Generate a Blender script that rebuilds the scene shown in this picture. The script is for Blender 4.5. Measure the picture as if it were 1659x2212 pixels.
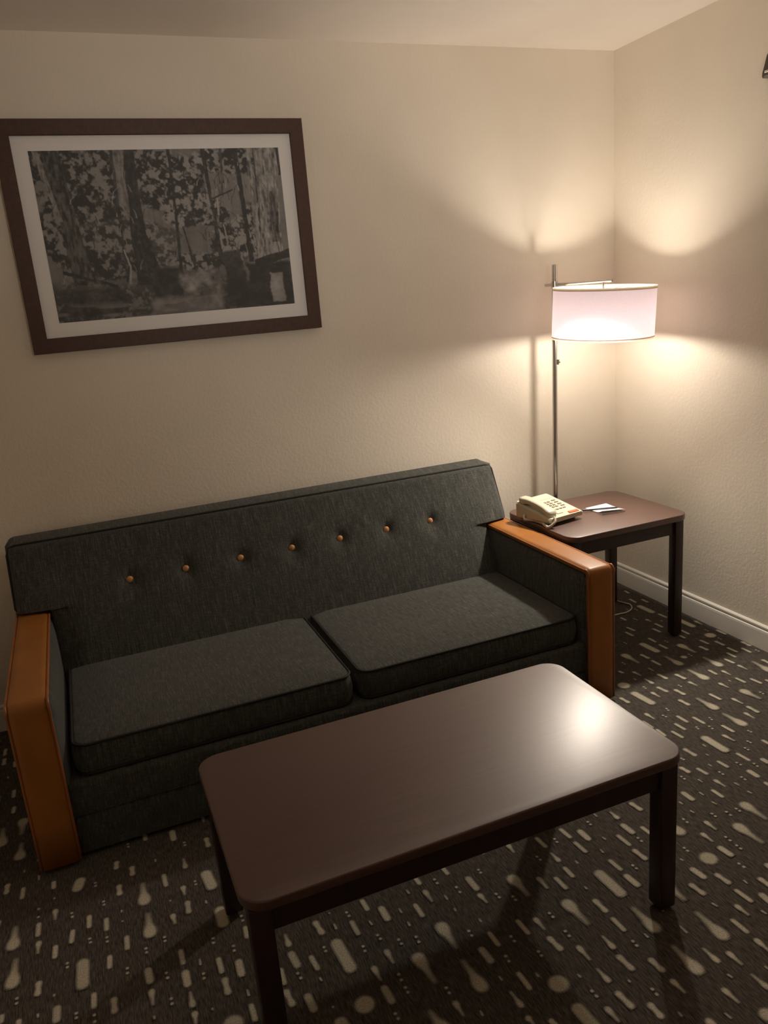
import bpy, bmesh, math, random
import numpy as np
from mathutils import Vector, Matrix

SC = bpy.context.scene
for o in list(bpy.data.objects):
    bpy.data.objects.remove(o, do_unlink=True)
COL = SC.collection
PI = math.pi

# ------------------------------------------------------------------ camera, world, exposure
CAM_POS = Vector((-2.42804, -3.13401, 1.51196))
PITCH, ROLL, YAW, FPX = 0.269418, -0.0836334, 0.363086, 1703.5
fwd = Vector((math.sin(YAW) * math.cos(PITCH), math.cos(YAW) * math.cos(PITCH), -math.sin(PITCH)))
rgt = Vector((math.cos(YAW), -math.sin(YAW), 0))
upv = rgt.cross(fwd)
r2 = math.cos(ROLL) * rgt + math.sin(ROLL) * upv
u2 = -math.sin(ROLL) * rgt + math.cos(ROLL) * upv
cam = bpy.data.cameras.new('camera')
cam.sensor_fit = 'VERTICAL'
cam.sensor_height = 36.0
cam.lens = 36.0 * FPX / 2212.0
cam.clip_start = 0.02
camo = bpy.data.objects.new('camera', cam)
COL.objects.link(camo)
mw = Matrix.Identity(4)
for i in range(3):
    mw[i][0], mw[i][1], mw[i][2], mw[i][3] = r2[i], u2[i], -fwd[i], CAM_POS[i]
camo.matrix_world = mw
SC.camera = camo

world = bpy.data.worlds.new('world')
world.use_nodes = True
world.node_tree.nodes['Background'].inputs[0].default_value = (0, 0, 0, 1)
SC.world = world
SC.view_settings.view_transform = 'Standard'
SC.view_settings.look = 'None'
SC.view_settings.gamma = 1.0
SC.view_settings.use_curve_mapping = False
SC.view_settings.exposure = 0.0
SC.cycles.max_bounces = 14
SC.cycles.diffuse_bounces = 10
SC.cycles.transmission_bounces = 8
SC.cycles.sample_clamp_indirect = 4.0

BULB_STRENGTH = 195.0          # frosted bulb inside the lamp shade
BULB_COLOUR = (1.0, 0.88, 0.74)
UP_BOOST = 10.8                 # added spot above the bulb, boosts light thrown up out of the shade
DOWN_BOOST = 42.0               # added spot below the bulb, boosts light down and out into the room

def lamp_light(name, kind, loc, energy, colour, size, aim=None, angle=None, blend=0.5):
    d = bpy.data.lights.new(name, kind)
    d.energy = energy
    d.color = colour
    d.shadow_soft_size = size
    if kind == 'SPOT':
        d.spot_size = angle
        d.spot_blend = blend
    o = bpy.data.objects.new(name, d)
    o.location = loc
    if aim:
        o.rotation_euler = Vector(aim).to_track_quat('-Z', 'Y').to_euler()
    COL.objects.link(o)
    return o

# added unseen fill spots: one on the upper back wall,
# one off the ceiling
lamp_light('back_wall_fill', 'SPOT', (-1.7, -3.3, 1.75), 62.0, (1.0, 0.93, 0.84), 0.22, (.50, 3.3, 0.95), math.radians(76), 1.0)
lamp_light('ceiling_bounce_fill', 'SPOT', (-1.60, -1.30, 2.12), 4.5, (1.0, 0.94, 0.86), 0.12, (0, 0, 1), math.radians(150), .6)

# ------------------------------------------------------------------ materials
def new_mat(name):
    m = bpy.data.materials.new(name)
    m.use_nodes = True
    nt = m.node_tree
    return m, nt, nt.nodes, nt.links, nt.nodes['Principled BSDF']

def set_in(b, **kw):
    for k, v in kw.items():
        n = k.replace('_', ' ')
        if n in b.inputs:
            b.inputs[n].default_value = v

def coords(nt, scale=(1, 1, 1), kind='Object'):
    tc = nt.nodes.new('ShaderNodeTexCoord')
    mp = nt.nodes.new('ShaderNodeMapping')
    mp.inputs['Scale'].default_value = scale
    nt.links.new(tc.outputs[kind], mp.inputs['Vector'])
    return mp.outputs['Vector']

def noise(nt, vec, scale=1.0, detail=3.0, rough=0.55):
    n = nt.nodes.new('ShaderNodeTexNoise')
    n.inputs['Scale'].default_value = scale
    n.inputs['Detail'].default_value = detail
    n.inputs['Roughness'].default_value = rough
    nt.links.new(vec, n.inputs['Vector'])
    return n.outputs['Fac']

def ramp(nt, fac, stops):
    r = nt.nodes.new('ShaderNodeValToRGB')
    e = r.color_ramp.elements
    while len(e) < len(stops):
        e.new(0.5)
    for i, (p, c) in enumerate(stops):
        e[i].position = p
        e[i].color = (*c, 1)
    nt.links.new(fac, r.inputs['Fac'])
    return r.outputs['Color']

def bump(nt, fac, bsdf, strength=0.2, dist=0.002):
    b = nt.nodes.new('ShaderNodeBump')
    b.inputs['Strength'].default_value = strength
    b.inputs['Distance'].default_value = dist
    nt.links.new(fac, b.inputs['Height'])
    nt.links.new(b.outputs['Normal'], bsdf.inputs['Normal'])

def plain(name, col, rough=0.5, **kw):
    m, nt, N, L, b = new_mat(name)
    b.inputs['Base Color'].default_value = (*col, 1)
    b.inputs['Roughness'].default_value = rough
    set_in(b, **kw)
    return m

def wall_mat(name, col, bump_s=0.35):
    m, nt, N, L, b = new_mat(name)
    v = coords(nt)
    n1 = noise(nt, v, 3.0, 2.0)
    c = ramp(nt, n1, [(0.3, tuple(x * 0.97 for x in col)), (0.7, tuple(x * 1.02 for x in col))])
    L.new(c, b.inputs['Base Color'])
    b.inputs['Roughness'].default_value = 0.62
    set_in(b, Specular_IOR_Level=0.3)
    n2 = noise(nt, v, 70.0, 3.0, 0.6)
    bump(nt, n2, b, bump_s, 0.004)
    return m

def fabric_mat(name, sc1, sc2):
    m, nt, N, L, b = new_mat(name)
    v = coords(nt, sc1)
    f1 = noise(nt, v, 1.0, 3.0, 0.62)
    v2 = coords(nt, sc2)
    f2 = noise(nt, v2, 1.0, 1.0, 0.5)
    mx = N.new('ShaderNodeMath')
    mx.operation = 'MULTIPLY_ADD'
    mx.inputs[1].default_value = 0.45
    L.new(f2, mx.inputs[0])
    L.new(f1, mx.inputs[2])
    c = ramp(nt, mx.outputs[0], [(0.45, (0.026, 0.028, 0.024)), (0.74, (0.056, 0.058, 0.052)), (1.0, (0.13, 0.132, 0.118))])
    L.new(c, b.inputs['Base Color'])
    set_in(b, Roughness=0.95, Sheen_Weight=0.15, Sheen_Roughness=0.5, Specular_IOR_Level=0.15)
    bump(nt, mx.outputs[0], b, 0.12, 0.001)
    return m

def leather_mat(name, col):
    m, nt, N, L, b = new_mat(name)
    v = coords(nt)
    n = noise(nt, v, 9.0, 3.0)
    c = ramp(nt, n, [(0.3, tuple(x * 0.86 for x in col)), (0.7, tuple(x * 1.08 for x in col))])
    L.new(c, b.inputs['Base Color'])
    set_in(b, Roughness=0.42, Specular_IOR_Level=0.45)
    bump(nt, noise(nt, v, 350.0, 2.0), b, 0.12, 0.001)
    return m

def wood_mat(name, dark, light, rough, grain=(5, 90, 90), spec=0.5, coat=0.0):
    m, nt, N, L, b = new_mat(name)
    v = coords(nt, grain)
    n = noise(nt, v, 1.0, 5.0, 0.65)
    c = ramp(nt, n, [(0.30, dark), (0.72, light)])
    L.new(c, b.inputs['Base Color'])
    set_in(b, Roughness=rough, Specular_IOR_Level=spec, Coat_Weight=coat, Coat_Roughness=0.34)
    bump(nt, n, b, 0.05, 0.001)
    return m

def carpet_mat():
    m, nt, N, L, b = new_mat('patterned_carpet')
    at = N.new('ShaderNodeAttribute')
    at.attribute_name = 'pattern'
    v = coords(nt, (330, 40, 1))
    n = noise(nt, v, 1.0, 2.0, 0.6)
    base = ramp(nt, n, [(0.30, (0.045, 0.039, 0.033)), (0.55, (0.10, 0.088, 0.076)), (0.78, (0.17, 0.15, 0.13))])
    v2 = coords(nt, (260, 260, 1))
    n2 = noise(nt, v2, 1.0, 2.0, 0.6)
    mark = ramp(nt, n2, [(0.3, (0.46, 0.43, 0.34)), (0.7, (0.70, 0.655, 0.53))])
    # fuzzy edge of the tufts
    ad = N.new('ShaderNodeMath'); ad.operation = 'MULTIPLY_ADD'
    ad.inputs[1].default_value = 0.5
    ad.inputs[2].default_value = -0.25
    L.new(n2, ad.inputs[0])
    ad2 = N.new('ShaderNodeMath'); ad2.operation = 'MULTIPLY_ADD'
    L.new(at.outputs['Fac'], ad2.inputs[0])
    ad2.inputs[1].default_value = 1.0
    mulm = N.new('ShaderNodeMath'); mulm.operation = 'MULTIPLY'
    L.new(ad.outputs[0], mulm.inputs[0])
    L.new(at.outputs['Fac'], mulm.inputs[1])
    L.new(mulm.outputs[0], ad2.inputs[2])
    ad2.use_clamp = True
    mix = N.new('ShaderNodeMix')
    mix.data_type = 'RGBA'
    L.new(ad2.outputs[0], mix.inputs['Factor'])
    L.new(base, mix.inputs['A'])
    L.new(mark, mix.inputs['B'])
    L.new(mix.outputs['Result'], b.inputs['Base Color'])
    set_in(b, Roughness=1.0, Specular_IOR_Level=0.05)
    bump(nt, n, b, 0.5, 0.003)
    return m

M = {}
M['wall'] = wall_mat('beige_wall_paint', (0.82, 0.75, 0.645))
M['ceiling'] = wall_mat('ceiling_paint', (0.90, 0.84, 0.775), 0.15)
M['trim'] = plain('cream_trim_paint', (0.88, 0.86, 0.80), 0.4)
M['carpet'] = carpet_mat()
M['fabric'] = fabric_mat('charcoal_heather_fabric', (380, 20, 20), (60, 330, 330))
M['fabric_side'] = fabric_mat('charcoal_heather_fabric_turned', (20, 380, 20), (60, 60, 330))
M['leather'] = leather_mat('tan_leather', (0.35, 0.132, 0.024))
M['leather_piping'] = leather_mat('tan_leather_piping', (0.34, 0.12, 0.035))
M['piping'] = plain('black_piping', (0.012, 0.012, 0.011), 0.8)
M['button'] = leather_mat('tan_leather_button', (0.66, 0.33, 0.13))
M['table_top'] = wood_mat('mahogany_laminate', (0.052, 0.017, 0.010), (0.086, 0.030, 0.019), 0.48, (4, 110, 110), 0.7, 0.75)
M['table_wood'] = wood_mat('dark_mahogany', (0.018, 0.0075, 0.006), (0.036, 0.014, 0.010), 0.42, (60, 60, 5))
M['frame'] = wood_mat('walnut_frame', (0.050, 0.019, 0.009), (0.082, 0.032, 0.015), 0.5, (60, 60, 60))
M['mat'] = plain('white_mat_board', (0.86, 0.85, 0.84), 0.8)
M['chrome'] = plain('brushed_nickel', (0.62, 0.60, 0.58), 0.22, Metallic=1.0)
M['beige'] = plain('beige_plastic', (0.50, 0.475, 0.375), 0.38)
M['beige_key'] = plain('grey_brown_key', (0.20, 0.17, 0.11), 0.5)
M['red'] = plain('red_label', (0.62, 0.085, 0.025), 0.4)
M['cord'] = plain('cream_cord', (0.68, 0.62, 0.50), 0.5)
M['paper'] = plain('white_paper', (0.80, 0.79, 0.80), 0.7)
M['pen'] = plain('dark_pen', (0.03, 0.03, 0.04), 0.3)
M['dark_metal'] = plain('dark_bronze', (0.025, 0.016, 0.012), 0.35)
M['black'] = plain('black_plastic', (0.01, 0.01, 0.01), 0.5)

def shade_mat(name, tcol, fac, d0, d1):
    m = bpy.data.materials.new(name)
    m.use_nodes = True
    nt = m.node_tree
    nt.nodes.remove(nt.nodes['Principled BSDF'])
    out = nt.nodes['Material Output']
    d = nt.nodes.new('ShaderNodeBsdfDiffuse')
    t = nt.nodes.new('ShaderNodeBsdfTranslucent')
    n = noise(nt, coords(nt, (300, 300, 300)), 1.0, 2.0)
    c = ramp(nt, n, [(0.3, d0), (0.7, d1)])
    nt.links.new(c, d.inputs['Color'])
    t.inputs['Color'].default_value = (*tcol, 1)
    mx = nt.nodes.new('ShaderNodeMixShader')
    mx.inputs['Fac'].default_value = fac
    nt.links.new(d.outputs[0], mx.inputs[1])
    nt.links.new(t.outputs[0], mx.inputs[2])
    nt.links.new(mx.outputs[0], out.inputs['Surface'])
    return m
M['shade'] = shade_mat('pinkish_white_shade_fabric', (0.92, 0.77, 0.92), 0.19, (0.80, 0.78, 0.76), (0.88, 0.86, 0.84))
M['trim_ring'] = shade_mat('cream_shade_tape', (0.80, 0.66, 0.50), 0.20, (0.80, 0.72, 0.58), (0.86, 0.78, 0.64))

def bulb_mat():
    m = bpy.data.materials.new('lit_frosted_bulb')
    m.use_nodes = True
    b = m.node_tree.nodes['Principled BSDF']
    b.inputs['Base Color'].default_value = (0.9, 0.9, 0.9, 1)
    b.inputs['Emission Color'].default_value = (*BULB_COLOUR, 1)
    b.inputs['Emission Strength'].default_value = BULB_STRENGTH
    return m
M['bulb'] = bulb_mat()

# ------------------------------------------------------------------ mesh helpers
def link(name, bm, mat, parent=None, smooth=False, loc=None):
    me = bpy.data.meshes.new(name)
    bmesh.ops.recalc_face_normals(bm, faces=bm.faces)
    bm.to_mesh(me)
    bm.free()
    if smooth:
        for p in me.polygons:
            p.use_smooth = True
    me.materials.append(mat)
    o = bpy.data.objects.new(name, me)
    COL.objects.link(o)
    if loc:
        o.location = loc
    if parent:
        o.parent = parent
        if parent.type == 'EMPTY' or True:
            o.matrix_parent_inverse = Matrix.Identity(4)
    return o

def thing(name, label, cat, loc):
    e = bpy.data.objects.new(name, None)
    COL.objects.link(e)
    e.location = loc
    e.empty_display_size = 0.1
    e['label'] = label
    e['category'] = cat
    return e

def add_box(bm, x0, x1, y0, y1, z0, z1, bev=0.0, seg=2):
    m = Matrix.Translation(((x0 + x1) / 2, (y0 + y1) / 2, (z0 + z1) / 2)) @ Matrix.Diagonal((x1 - x0, y1 - y0, z1 - z0, 1))
    r = bmesh.ops.create_cube(bm, size=1.0, matrix=m)
    vs = r['verts']
    if bev > 0:
        es = list({e for v in vs for e in v.link_edges})
        bmesh.ops.bevel(bm, geom=es, offset=bev, segments=seg, affect='EDGES', profile=0.5)

def add_tube(bm, pts, r, n=8, closed=False, radii=None):
    pts = [Vector(p) for p in pts]
    k = len(pts)
    rings = []
    prev = None
    for i, p in enumerate(pts):
        if closed:
            t = pts[(i + 1) % k] - pts[i - 1]
        else:
            t = pts[min(i + 1, k - 1)] - pts[max(i - 1, 0)]
        t.normalize()
        if prev is None:
            a = Vector((0, 0, 1)) if abs(t.z) < 0.9 else Vector((1, 0, 0))
            nrm = t.cross(a).normalized()
        else:
            nrm = (prev - t * prev.dot(t)).normalized()
        prev = nrm
        bi = t.cross(nrm)
        rr = radii[i] if radii else r
        rings.append([bm.verts.new(p + nrm * math.cos(2 * PI * j / n) * rr + bi * math.sin(2 * PI * j / n) * rr) for j in range(n)])
    for i in range(k if closed else k - 1):
        A, B = rings[i], rings[(i + 1) % k]
        if closed and i == k - 1:
            # align last ring with the first
            off = min(range(n), key=lambda s: (A[0].co - B[s].co).length)
        else:
            off = 0
        for j in range(n):
            bm.faces.new((A[j], A[(j + 1) % n], B[(j + 1 + off) % n], B[(j + off) % n]))
    if not closed:
        bm.faces.new(rings[0][::-1])
        bm.faces.new(rings[-1])

def add_lathe(bm, prof, n=48, cx=0, cy=0, cap=True):
    rings = []
    for (r, z) in prof:
        rings.append([bm.verts.new((cx + r * math.cos(2 * PI * j / n), cy + r * math.sin(2 * PI * j / n), z)) for j in range(n)])
    for i in range(len(prof) - 1):
        for j in range(n):
            bm.faces.new((rings[i][j], rings[i][(j + 1) % n], rings[i + 1][(j + 1) % n], rings[i + 1][j]))
    if cap:
        bm.faces.new(rings[0][::-1])
        bm.faces.new(rings[-1])

def rrect(x0, x1, y0, y1, r, seg=8):
    pts = []
    for cx, cy, a0 in ((x1 - r, y1 - r, 0), (x0 + r, y1 - r, PI / 2), (x0 + r, y0 + r, PI), (x1 - r, y0 + r, 1.5 * PI)):
        for i in range(seg + 1):
            a = a0 + PI / 2 * i / seg
            pts.append((cx + r * math.cos(a), cy + r * math.sin(a)))
    return pts

def loft(bm, rings, cap0=True, cap1=True):
    R = [[bm.verts.new(p) for p in ring] for ring in rings]
    n = len(R[0])
    for a, b in zip(R[:-1], R[1:]):
        for j in range(n):
            bm.faces.new((a[j], a[(j + 1) % n], b[(j + 1) % n], b[j]))
    if cap0:
        bm.faces.new(R[0][::-1])
    if cap1:
        bm.faces.new(R[-1])

def add_slab(bm, x0, x1, y0, y1, z0, z1, r, edge=0.008, seg=10):
    """rounded-corner table top with an eased edge"""
    rings = []
    k = 5
    for i in range(k):
        a = PI / 2 * i / (k - 1)
        ins = edge * (1 - math.sin(a))
        rings.append([(x, y, z0 + edge * (1 - math.cos(a))) for x, y in rrect(x0 + ins, x1 - ins, y0 + ins, y1 - ins, r - ins, seg)])
    for i in range(k):
        a = PI / 2 * i / (k - 1)
        ins = edge * (1 - math.cos(a))
        rings.append([(x, y, z1 - edge * (1 - math.sin(a))) for x, y in rrect(x0 + ins, x1 - ins, y0 + ins, y1 - ins, r - ins, seg)])
    loft(bm, rings)

def autosmooth(o, angle=35):
    me = o.data
    for p in me.polygons:
        p.use_smooth = True
    bm = bmesh.new()
    bm.from_mesh(me)
    for e in bm.edges:
        if len(e.link_faces) == 2 and e.calc_face_angle(0) > math.radians(angle):
            e.smooth = False
    bm.to_mesh(me)
    bm.free()
    return o

# ------------------------------------------------------------------ room shell
RX0, RY0, H = -3.10, -3.70, 2.44
def structure(name, x0, x1, y0, y1, z0, z1, mat):
    bm = bmesh.new()
    add_box(bm, x0, x1, y0, y1, z0, z1)
    o = link(name, bm, mat)
    o['kind'] = 'structure'
    return o
T = 0.1
structure('wall_back', RX0 - T, T, 0, T, 0, H, M['wall'])
structure('wall_right', 0, T, RY0, 0, 0, H, M['wall'])
structure('wall_left', RX0 - T, RX0, RY0, 0, 0, H, M['wall'])
structure('wall_front', RX0 - T, T, RY0 - T, RY0, 0, H, M['wall'])
structure('ceiling', RX0 - T, T, RY0 - T, T, H, H + T, M['ceiling'])

def baseboard(name, along, a0, a1):
    prof = [(0, 0), (0.012, 0), (0.013, 0.074), (0.012, 0.082), (0.007, 0.085), (0.0065, 0.090), (0.0105, 0.0935), (0.0105, 0.099), (0.006, 0.1035), (0, 0.105)]
    bm = bmesh.new()
    ends = []
    for a in (a0, a1):
        ends.append([bm.verts.new((a, -d, z) if along == 'x' else (-d, a, z)) for d, z in prof])
    n = len(prof)
    for j in range(n):
        bm.faces.new((ends[0][j], ends[0][(j + 1) % n], ends[1][(j + 1) % n], ends[1][j]))
    bm.faces.new(ends[0]); bm.faces.new(ends[1][::-1])
    o = link(name, bm, M['trim'])
    o['kind'] = 'structure'
baseboard('baseboard_back', 'x', RX0, 0)
baseboard('baseboard_right', 'y', RY0, -0.0135)

# ------------------------------------------------------------------ carpet with its woven pattern
MARKS = (
    "b,-0.852,-1.414,-0.845,-1.455 d,-0.811,-1.445,-0.805,-1.486 d,-0.729,-1.446,-0.725,-1.488 "
    "t,-0.809,-1.516,-0.805,-1.557 d,-0.851,-1.550,-0.849,-1.593 f,-0.934,-1.517,-0.933,-1.564 "
    "s,-0.849,-1.491,-0.848,-1.509 s,-0.766,-1.446,-0.765,-1.460 o,-0.767,-1.494,-0.767,-1.494 "
    "o,-0.766,-1.507,-0.766,-1.507 o,-0.685,-1.482,-0.685,-1.482 o,-0.683,-1.496,-0.683,-1.496 "
    "o,-0.644,-1.511,-0.644,-1.511 o,-0.645,-1.525,-0.645,-1.525 f,-0.686,-1.526,-0.685,-1.569 "
    "s,-0.768,-1.555,-0.766,-1.572 o,-0.729,-1.544,-0.729,-1.544 o,-0.729,-1.558,-0.729,-1.558 "
    "s,-0.767,-1.603,-0.764,-1.618 s,-0.892,-1.542,-0.890,-1.559 s,-0.893,-1.593,-0.889,-1.609 "
    "s,-0.974,-1.549,-0.973,-1.563 s,-0.975,-1.595,-0.972,-1.609 o,-0.932,-1.635,-0.932,-1.635 "
    "o,-0.932,-1.648,-0.932,-1.648 o,-0.891,-1.648,-0.891,-1.648 o,-0.891,-1.663,-0.891,-1.663 "
    "o,-1.018,-1.616,-1.018,-1.616 o,-1.018,-1.631,-1.018,-1.631 K,-0.823,-1.635,-0.818,-1.723 "
    "K,-0.910,-1.697,-0.904,-1.790 t,-0.973,-1.650,-0.971,-1.692 t,-1.017,-1.684,-1.015,-1.725 "
    "K,-1.062,-1.666,-1.071,-1.576 o,-0.972,-1.727,-0.972,-1.727 o,-0.972,-1.743,-0.972,-1.743 "
    "o,-0.972,-1.766,-0.972,-1.766 o,-0.972,-1.780,-0.972,-1.780 f,-1.017,-1.747,-1.012,-1.792 "
    "c,-1.072,-1.769,-1.072,-1.769 s,-1.138,-1.736,-1.135,-1.746 o,-1.019,-1.820,-1.019,-1.820 "
    "o,-1.017,-1.835,-1.017,-1.835 f,-1.138,-1.776,-1.132,-1.822 d,-0.691,-1.595,-0.689,-1.629 "
    "f,-0.604,-1.500,-0.602,-1.532 b,-1.099,-1.819,-1.092,-1.866 b,-1.181,-1.817,-1.174,-1.866 "
    "K,-1.234,-1.780,-1.230,-1.856 s,-1.180,-1.893,-1.176,-1.908 d,-1.097,-1.885,-1.092,-1.934 "
    "t,-1.135,-1.923,-1.132,-1.962 K,-1.230,-1.993,-1.234,-1.897 d,-1.177,-1.953,-1.174,-2.001 "
    "s,-1.298,-1.939,-1.298,-1.914 K,-1.351,-2.041,-1.355,-1.952 t,-1.295,-2.035,-1.298,-1.989 "
    "t,-1.257,-2.021,-1.255,-2.062 b,-1.425,-1.956,-1.420,-2.003 t,-1.421,-2.024,-1.418,-2.064 "
    "t,-1.174,-2.021,-1.173,-2.064 b,-1.015,-1.879,-1.012,-1.921 f,-1.054,-1.921,-1.055,-1.961 "
    "s,-1.303,-2.067,-1.300,-2.079 o,-1.474,-2.026,-1.474,-2.026 o,-1.474,-2.040,-1.474,-2.040 "
    "t,-1.339,-2.090,-1.335,-2.132 t,-1.252,-2.135,-1.257,-2.090 b,-1.504,-2.048,-1.502,-2.093 "
    "s,-1.377,-2.154,-1.380,-2.138 K,-1.308,-2.164,-1.301,-2.220 f,-1.423,-2.132,-1.422,-2.165 "
    "s,-1.054,-1.870,-1.055,-1.883 s,-1.095,-1.964,-1.092,-1.978 s,-1.215,-2.087,-1.213,-2.099 "
    "b,-1.101,-1.484,-1.093,-1.532 t,-1.176,-1.530,-1.177,-1.493 f,-1.183,-1.552,-1.179,-1.601 "
    "d,-1.142,-1.586,-1.139,-1.624 d,-1.347,-1.487,-1.342,-1.534 f,-1.304,-1.516,-1.302,-1.566 "
    "s,-1.262,-1.585,-1.264,-1.572 d,-1.223,-1.584,-1.219,-1.635 o,-1.181,-1.620,-1.181,-1.620 "
    "o,-1.181,-1.635,-1.181,-1.635 d,-1.428,-1.487,-1.424,-1.536 o,-1.385,-1.517,-1.385,-1.517 "
    "o,-1.386,-1.531,-1.386,-1.531 d,-1.344,-1.553,-1.340,-1.603 b,-1.223,-1.650,-1.217,-1.701 "
    "s,-1.301,-1.626,-1.300,-1.611 t,-1.423,-1.599,-1.425,-1.560 s,-1.385,-1.628,-1.385,-1.615 "
    "d,-1.304,-1.654,-1.300,-1.701 o,-1.263,-1.700,-1.263,-1.700 o,-1.262,-1.713,-1.262,-1.713 "
    "d,-1.426,-1.622,-1.425,-1.665 t,-1.508,-1.622,-1.507,-1.668 d,-1.468,-1.643,-1.465,-1.692 "
    "C,-1.359,-1.673,-1.353,-1.777 f,-1.303,-1.718,-1.298,-1.768 s,-1.420,-1.717,-1.420,-1.705 "
    "o,-1.261,-1.513,-1.261,-1.513 o,-1.261,-1.500,-1.261,-1.500 o,-1.467,-1.555,-1.467,-1.555 "
    "o,-1.465,-1.569,-1.465,-1.569 K,-1.493,-1.721,-1.486,-1.813 b,-1.426,-1.751,-1.423,-1.803 "
    "d,-1.424,-1.821,-1.422,-1.869 K,-1.354,-1.906,-1.359,-1.816 t,-1.477,-1.900,-1.479,-1.857 "
    "o,-1.426,-1.902,-1.426,-1.902 o,-1.426,-1.916,-1.426,-1.916 o,-1.548,-1.806,-1.548,-1.806 "
    "o,-1.548,-1.822,-1.548,-1.822 o,-1.550,-1.741,-1.550,-1.741 o,-1.549,-1.755,-1.549,-1.755 "
    "t,-1.591,-1.736,-1.588,-1.779 b,-1.594,-1.800,-1.587,-1.851 t,-1.548,-1.855,-1.546,-1.901 "
    "b,-1.483,-1.917,-1.477,-1.969 t,-1.544,-1.970,-1.547,-1.928 s,-1.593,-1.932,-1.595,-1.921 "
    "c,-1.647,-1.924,-1.647,-1.924 s,-1.504,-1.991,-1.505,-1.983 o,-1.593,-1.972,-1.593,-1.972 "
    "o,-1.592,-1.987,-1.592,-1.987 b,-1.547,-1.995,-1.541,-2.047 C,-1.647,-1.983,-1.641,-2.059 "
    "t,-1.591,-2.018,-1.588,-2.059 t,-1.754,-1.962,-1.750,-1.986 d,-1.714,-1.990,-1.710,-2.012 "
    "d,-1.715,-1.455,-1.712,-1.504 d,-1.798,-1.457,-1.794,-1.503 f,-1.672,-1.535,-1.669,-1.591 "
    "o,-1.632,-1.526,-1.632,-1.526 o,-1.632,-1.538,-1.632,-1.538 o,-1.753,-1.504,-1.753,-1.504 "
    "o,-1.752,-1.520,-1.752,-1.520 o,-1.714,-1.556,-1.714,-1.556 o,-1.714,-1.576,-1.714,-1.576 "
    "t,-1.794,-1.527,-1.792,-1.573 s,-1.834,-1.521,-1.835,-1.505 s,-1.754,-1.584,-1.754,-1.567 "
    "d,-1.836,-1.559,-1.834,-1.608 o,-1.634,-1.624,-1.634,-1.624 o,-1.633,-1.638,-1.633,-1.638 "
    "t,-1.674,-1.603,-1.669,-1.640 K,-1.569,-1.583,-1.563,-1.669 s,-1.752,-1.618,-1.753,-1.629 "
    "s,-1.877,-1.572,-1.878,-1.555 s,-1.876,-1.621,-1.876,-1.606 K,-1.808,-1.644,-1.804,-1.735 "
    "o,-1.877,-1.659,-1.877,-1.659 o,-1.877,-1.676,-1.877,-1.676 o,-1.917,-1.662,-1.917,-1.662 "
    "o,-1.918,-1.647,-1.918,-1.647 o,-1.754,-1.700,-1.754,-1.700 o,-1.754,-1.716,-1.754,-1.716 "
    "d,-1.713,-1.725,-1.711,-1.773 d,-1.633,-1.723,-1.630,-1.774 o,-1.672,-1.761,-1.672,-1.761 "
    "o,-1.672,-1.777,-1.672,-1.777 K,-1.899,-1.705,-1.892,-1.800 f,-1.754,-1.757,-1.750,-1.809 "
    "o,-1.713,-1.806,-1.713,-1.806 o,-1.714,-1.822,-1.714,-1.822 K,-1.803,-1.868,-1.809,-1.770 "
    "o,-1.958,-1.741,-1.958,-1.741 o,-1.958,-1.757,-1.958,-1.757 o,-1.958,-1.780,-1.958,-1.780 "
    "o,-1.958,-1.794,-1.958,-1.794 d,-1.712,-1.857,-1.710,-1.909 o,-1.876,-1.822,-1.876,-1.822 "
    "o,-1.876,-1.837,-1.876,-1.837 s,-1.754,-1.861,-1.755,-1.847 t,-1.750,-1.940,-1.753,-1.894 "
    "t,-1.876,-1.861,-1.874,-1.903 o,-2.005,-1.832,-2.005,-1.832 o,-2.004,-1.846,-2.004,-1.846 "
    "s,-1.837,-1.921,-1.836,-1.907 K,-1.925,-1.924,-1.936,-1.857 s,-1.713,-1.689,-1.713,-1.676 "
    "t,-2.165,-1.545,-2.165,-1.503 b,-2.086,-1.495,-2.079,-1.548 d,-1.953,-1.482,-1.951,-1.525 "
    "f,-1.918,-1.527,-1.917,-1.580 o,-2.003,-1.506,-2.003,-1.506 o,-2.001,-1.520,-2.001,-1.520 "
    "s,-2.044,-1.547,-2.044,-1.527 d,-2.002,-1.538,-2.000,-1.589 s,-1.959,-1.575,-1.961,-1.559 "
    "s,-2.044,-1.487,-2.043,-1.490 o,-1.959,-1.611,-1.959,-1.611 o,-1.957,-1.625,-1.957,-1.625 "
    "C,-2.059,-1.576,-2.051,-1.685 f,-2.168,-1.562,-2.162,-1.616 d,-2.127,-1.596,-2.122,-1.644 "
    "o,-2.003,-1.627,-2.003,-1.627 o,-2.004,-1.642,-2.004,-1.642 t,-1.958,-1.661,-1.956,-1.706 "
    "t,-2.003,-1.693,-2.001,-1.738 o,-2.169,-1.632,-2.169,-1.632 o,-2.166,-1.648,-2.166,-1.648 "
    "s,-2.126,-1.666,-2.124,-1.678 d,-2.202,-1.600,-2.205,-1.649 b,-2.208,-1.662,-2.202,-1.715 "
    "f,-2.166,-1.696,-2.163,-1.749 c,-2.057,-1.780,-2.057,-1.780 f,-2.002,-1.753,-1.999,-1.806 "
    "s,-2.123,-1.752,-2.123,-1.757 C,-2.122,-1.787,-2.115,-1.833 K,-2.477,-1.232,-2.475,-1.143 "
    "d,-2.417,-1.136,-2.416,-1.189 t,-2.374,-1.209,-2.374,-1.246 C,-2.309,-1.178,-2.300,-1.260 "
    "b,-2.371,-1.271,-2.374,-1.321 K,-2.475,-1.356,-2.473,-1.268 t,-2.414,-1.302,-2.412,-1.340 "
    "C,-2.297,-1.334,-2.299,-1.409 o,-2.251,-1.393,-2.251,-1.393 o,-2.251,-1.409,-2.251,-1.409 "
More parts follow.
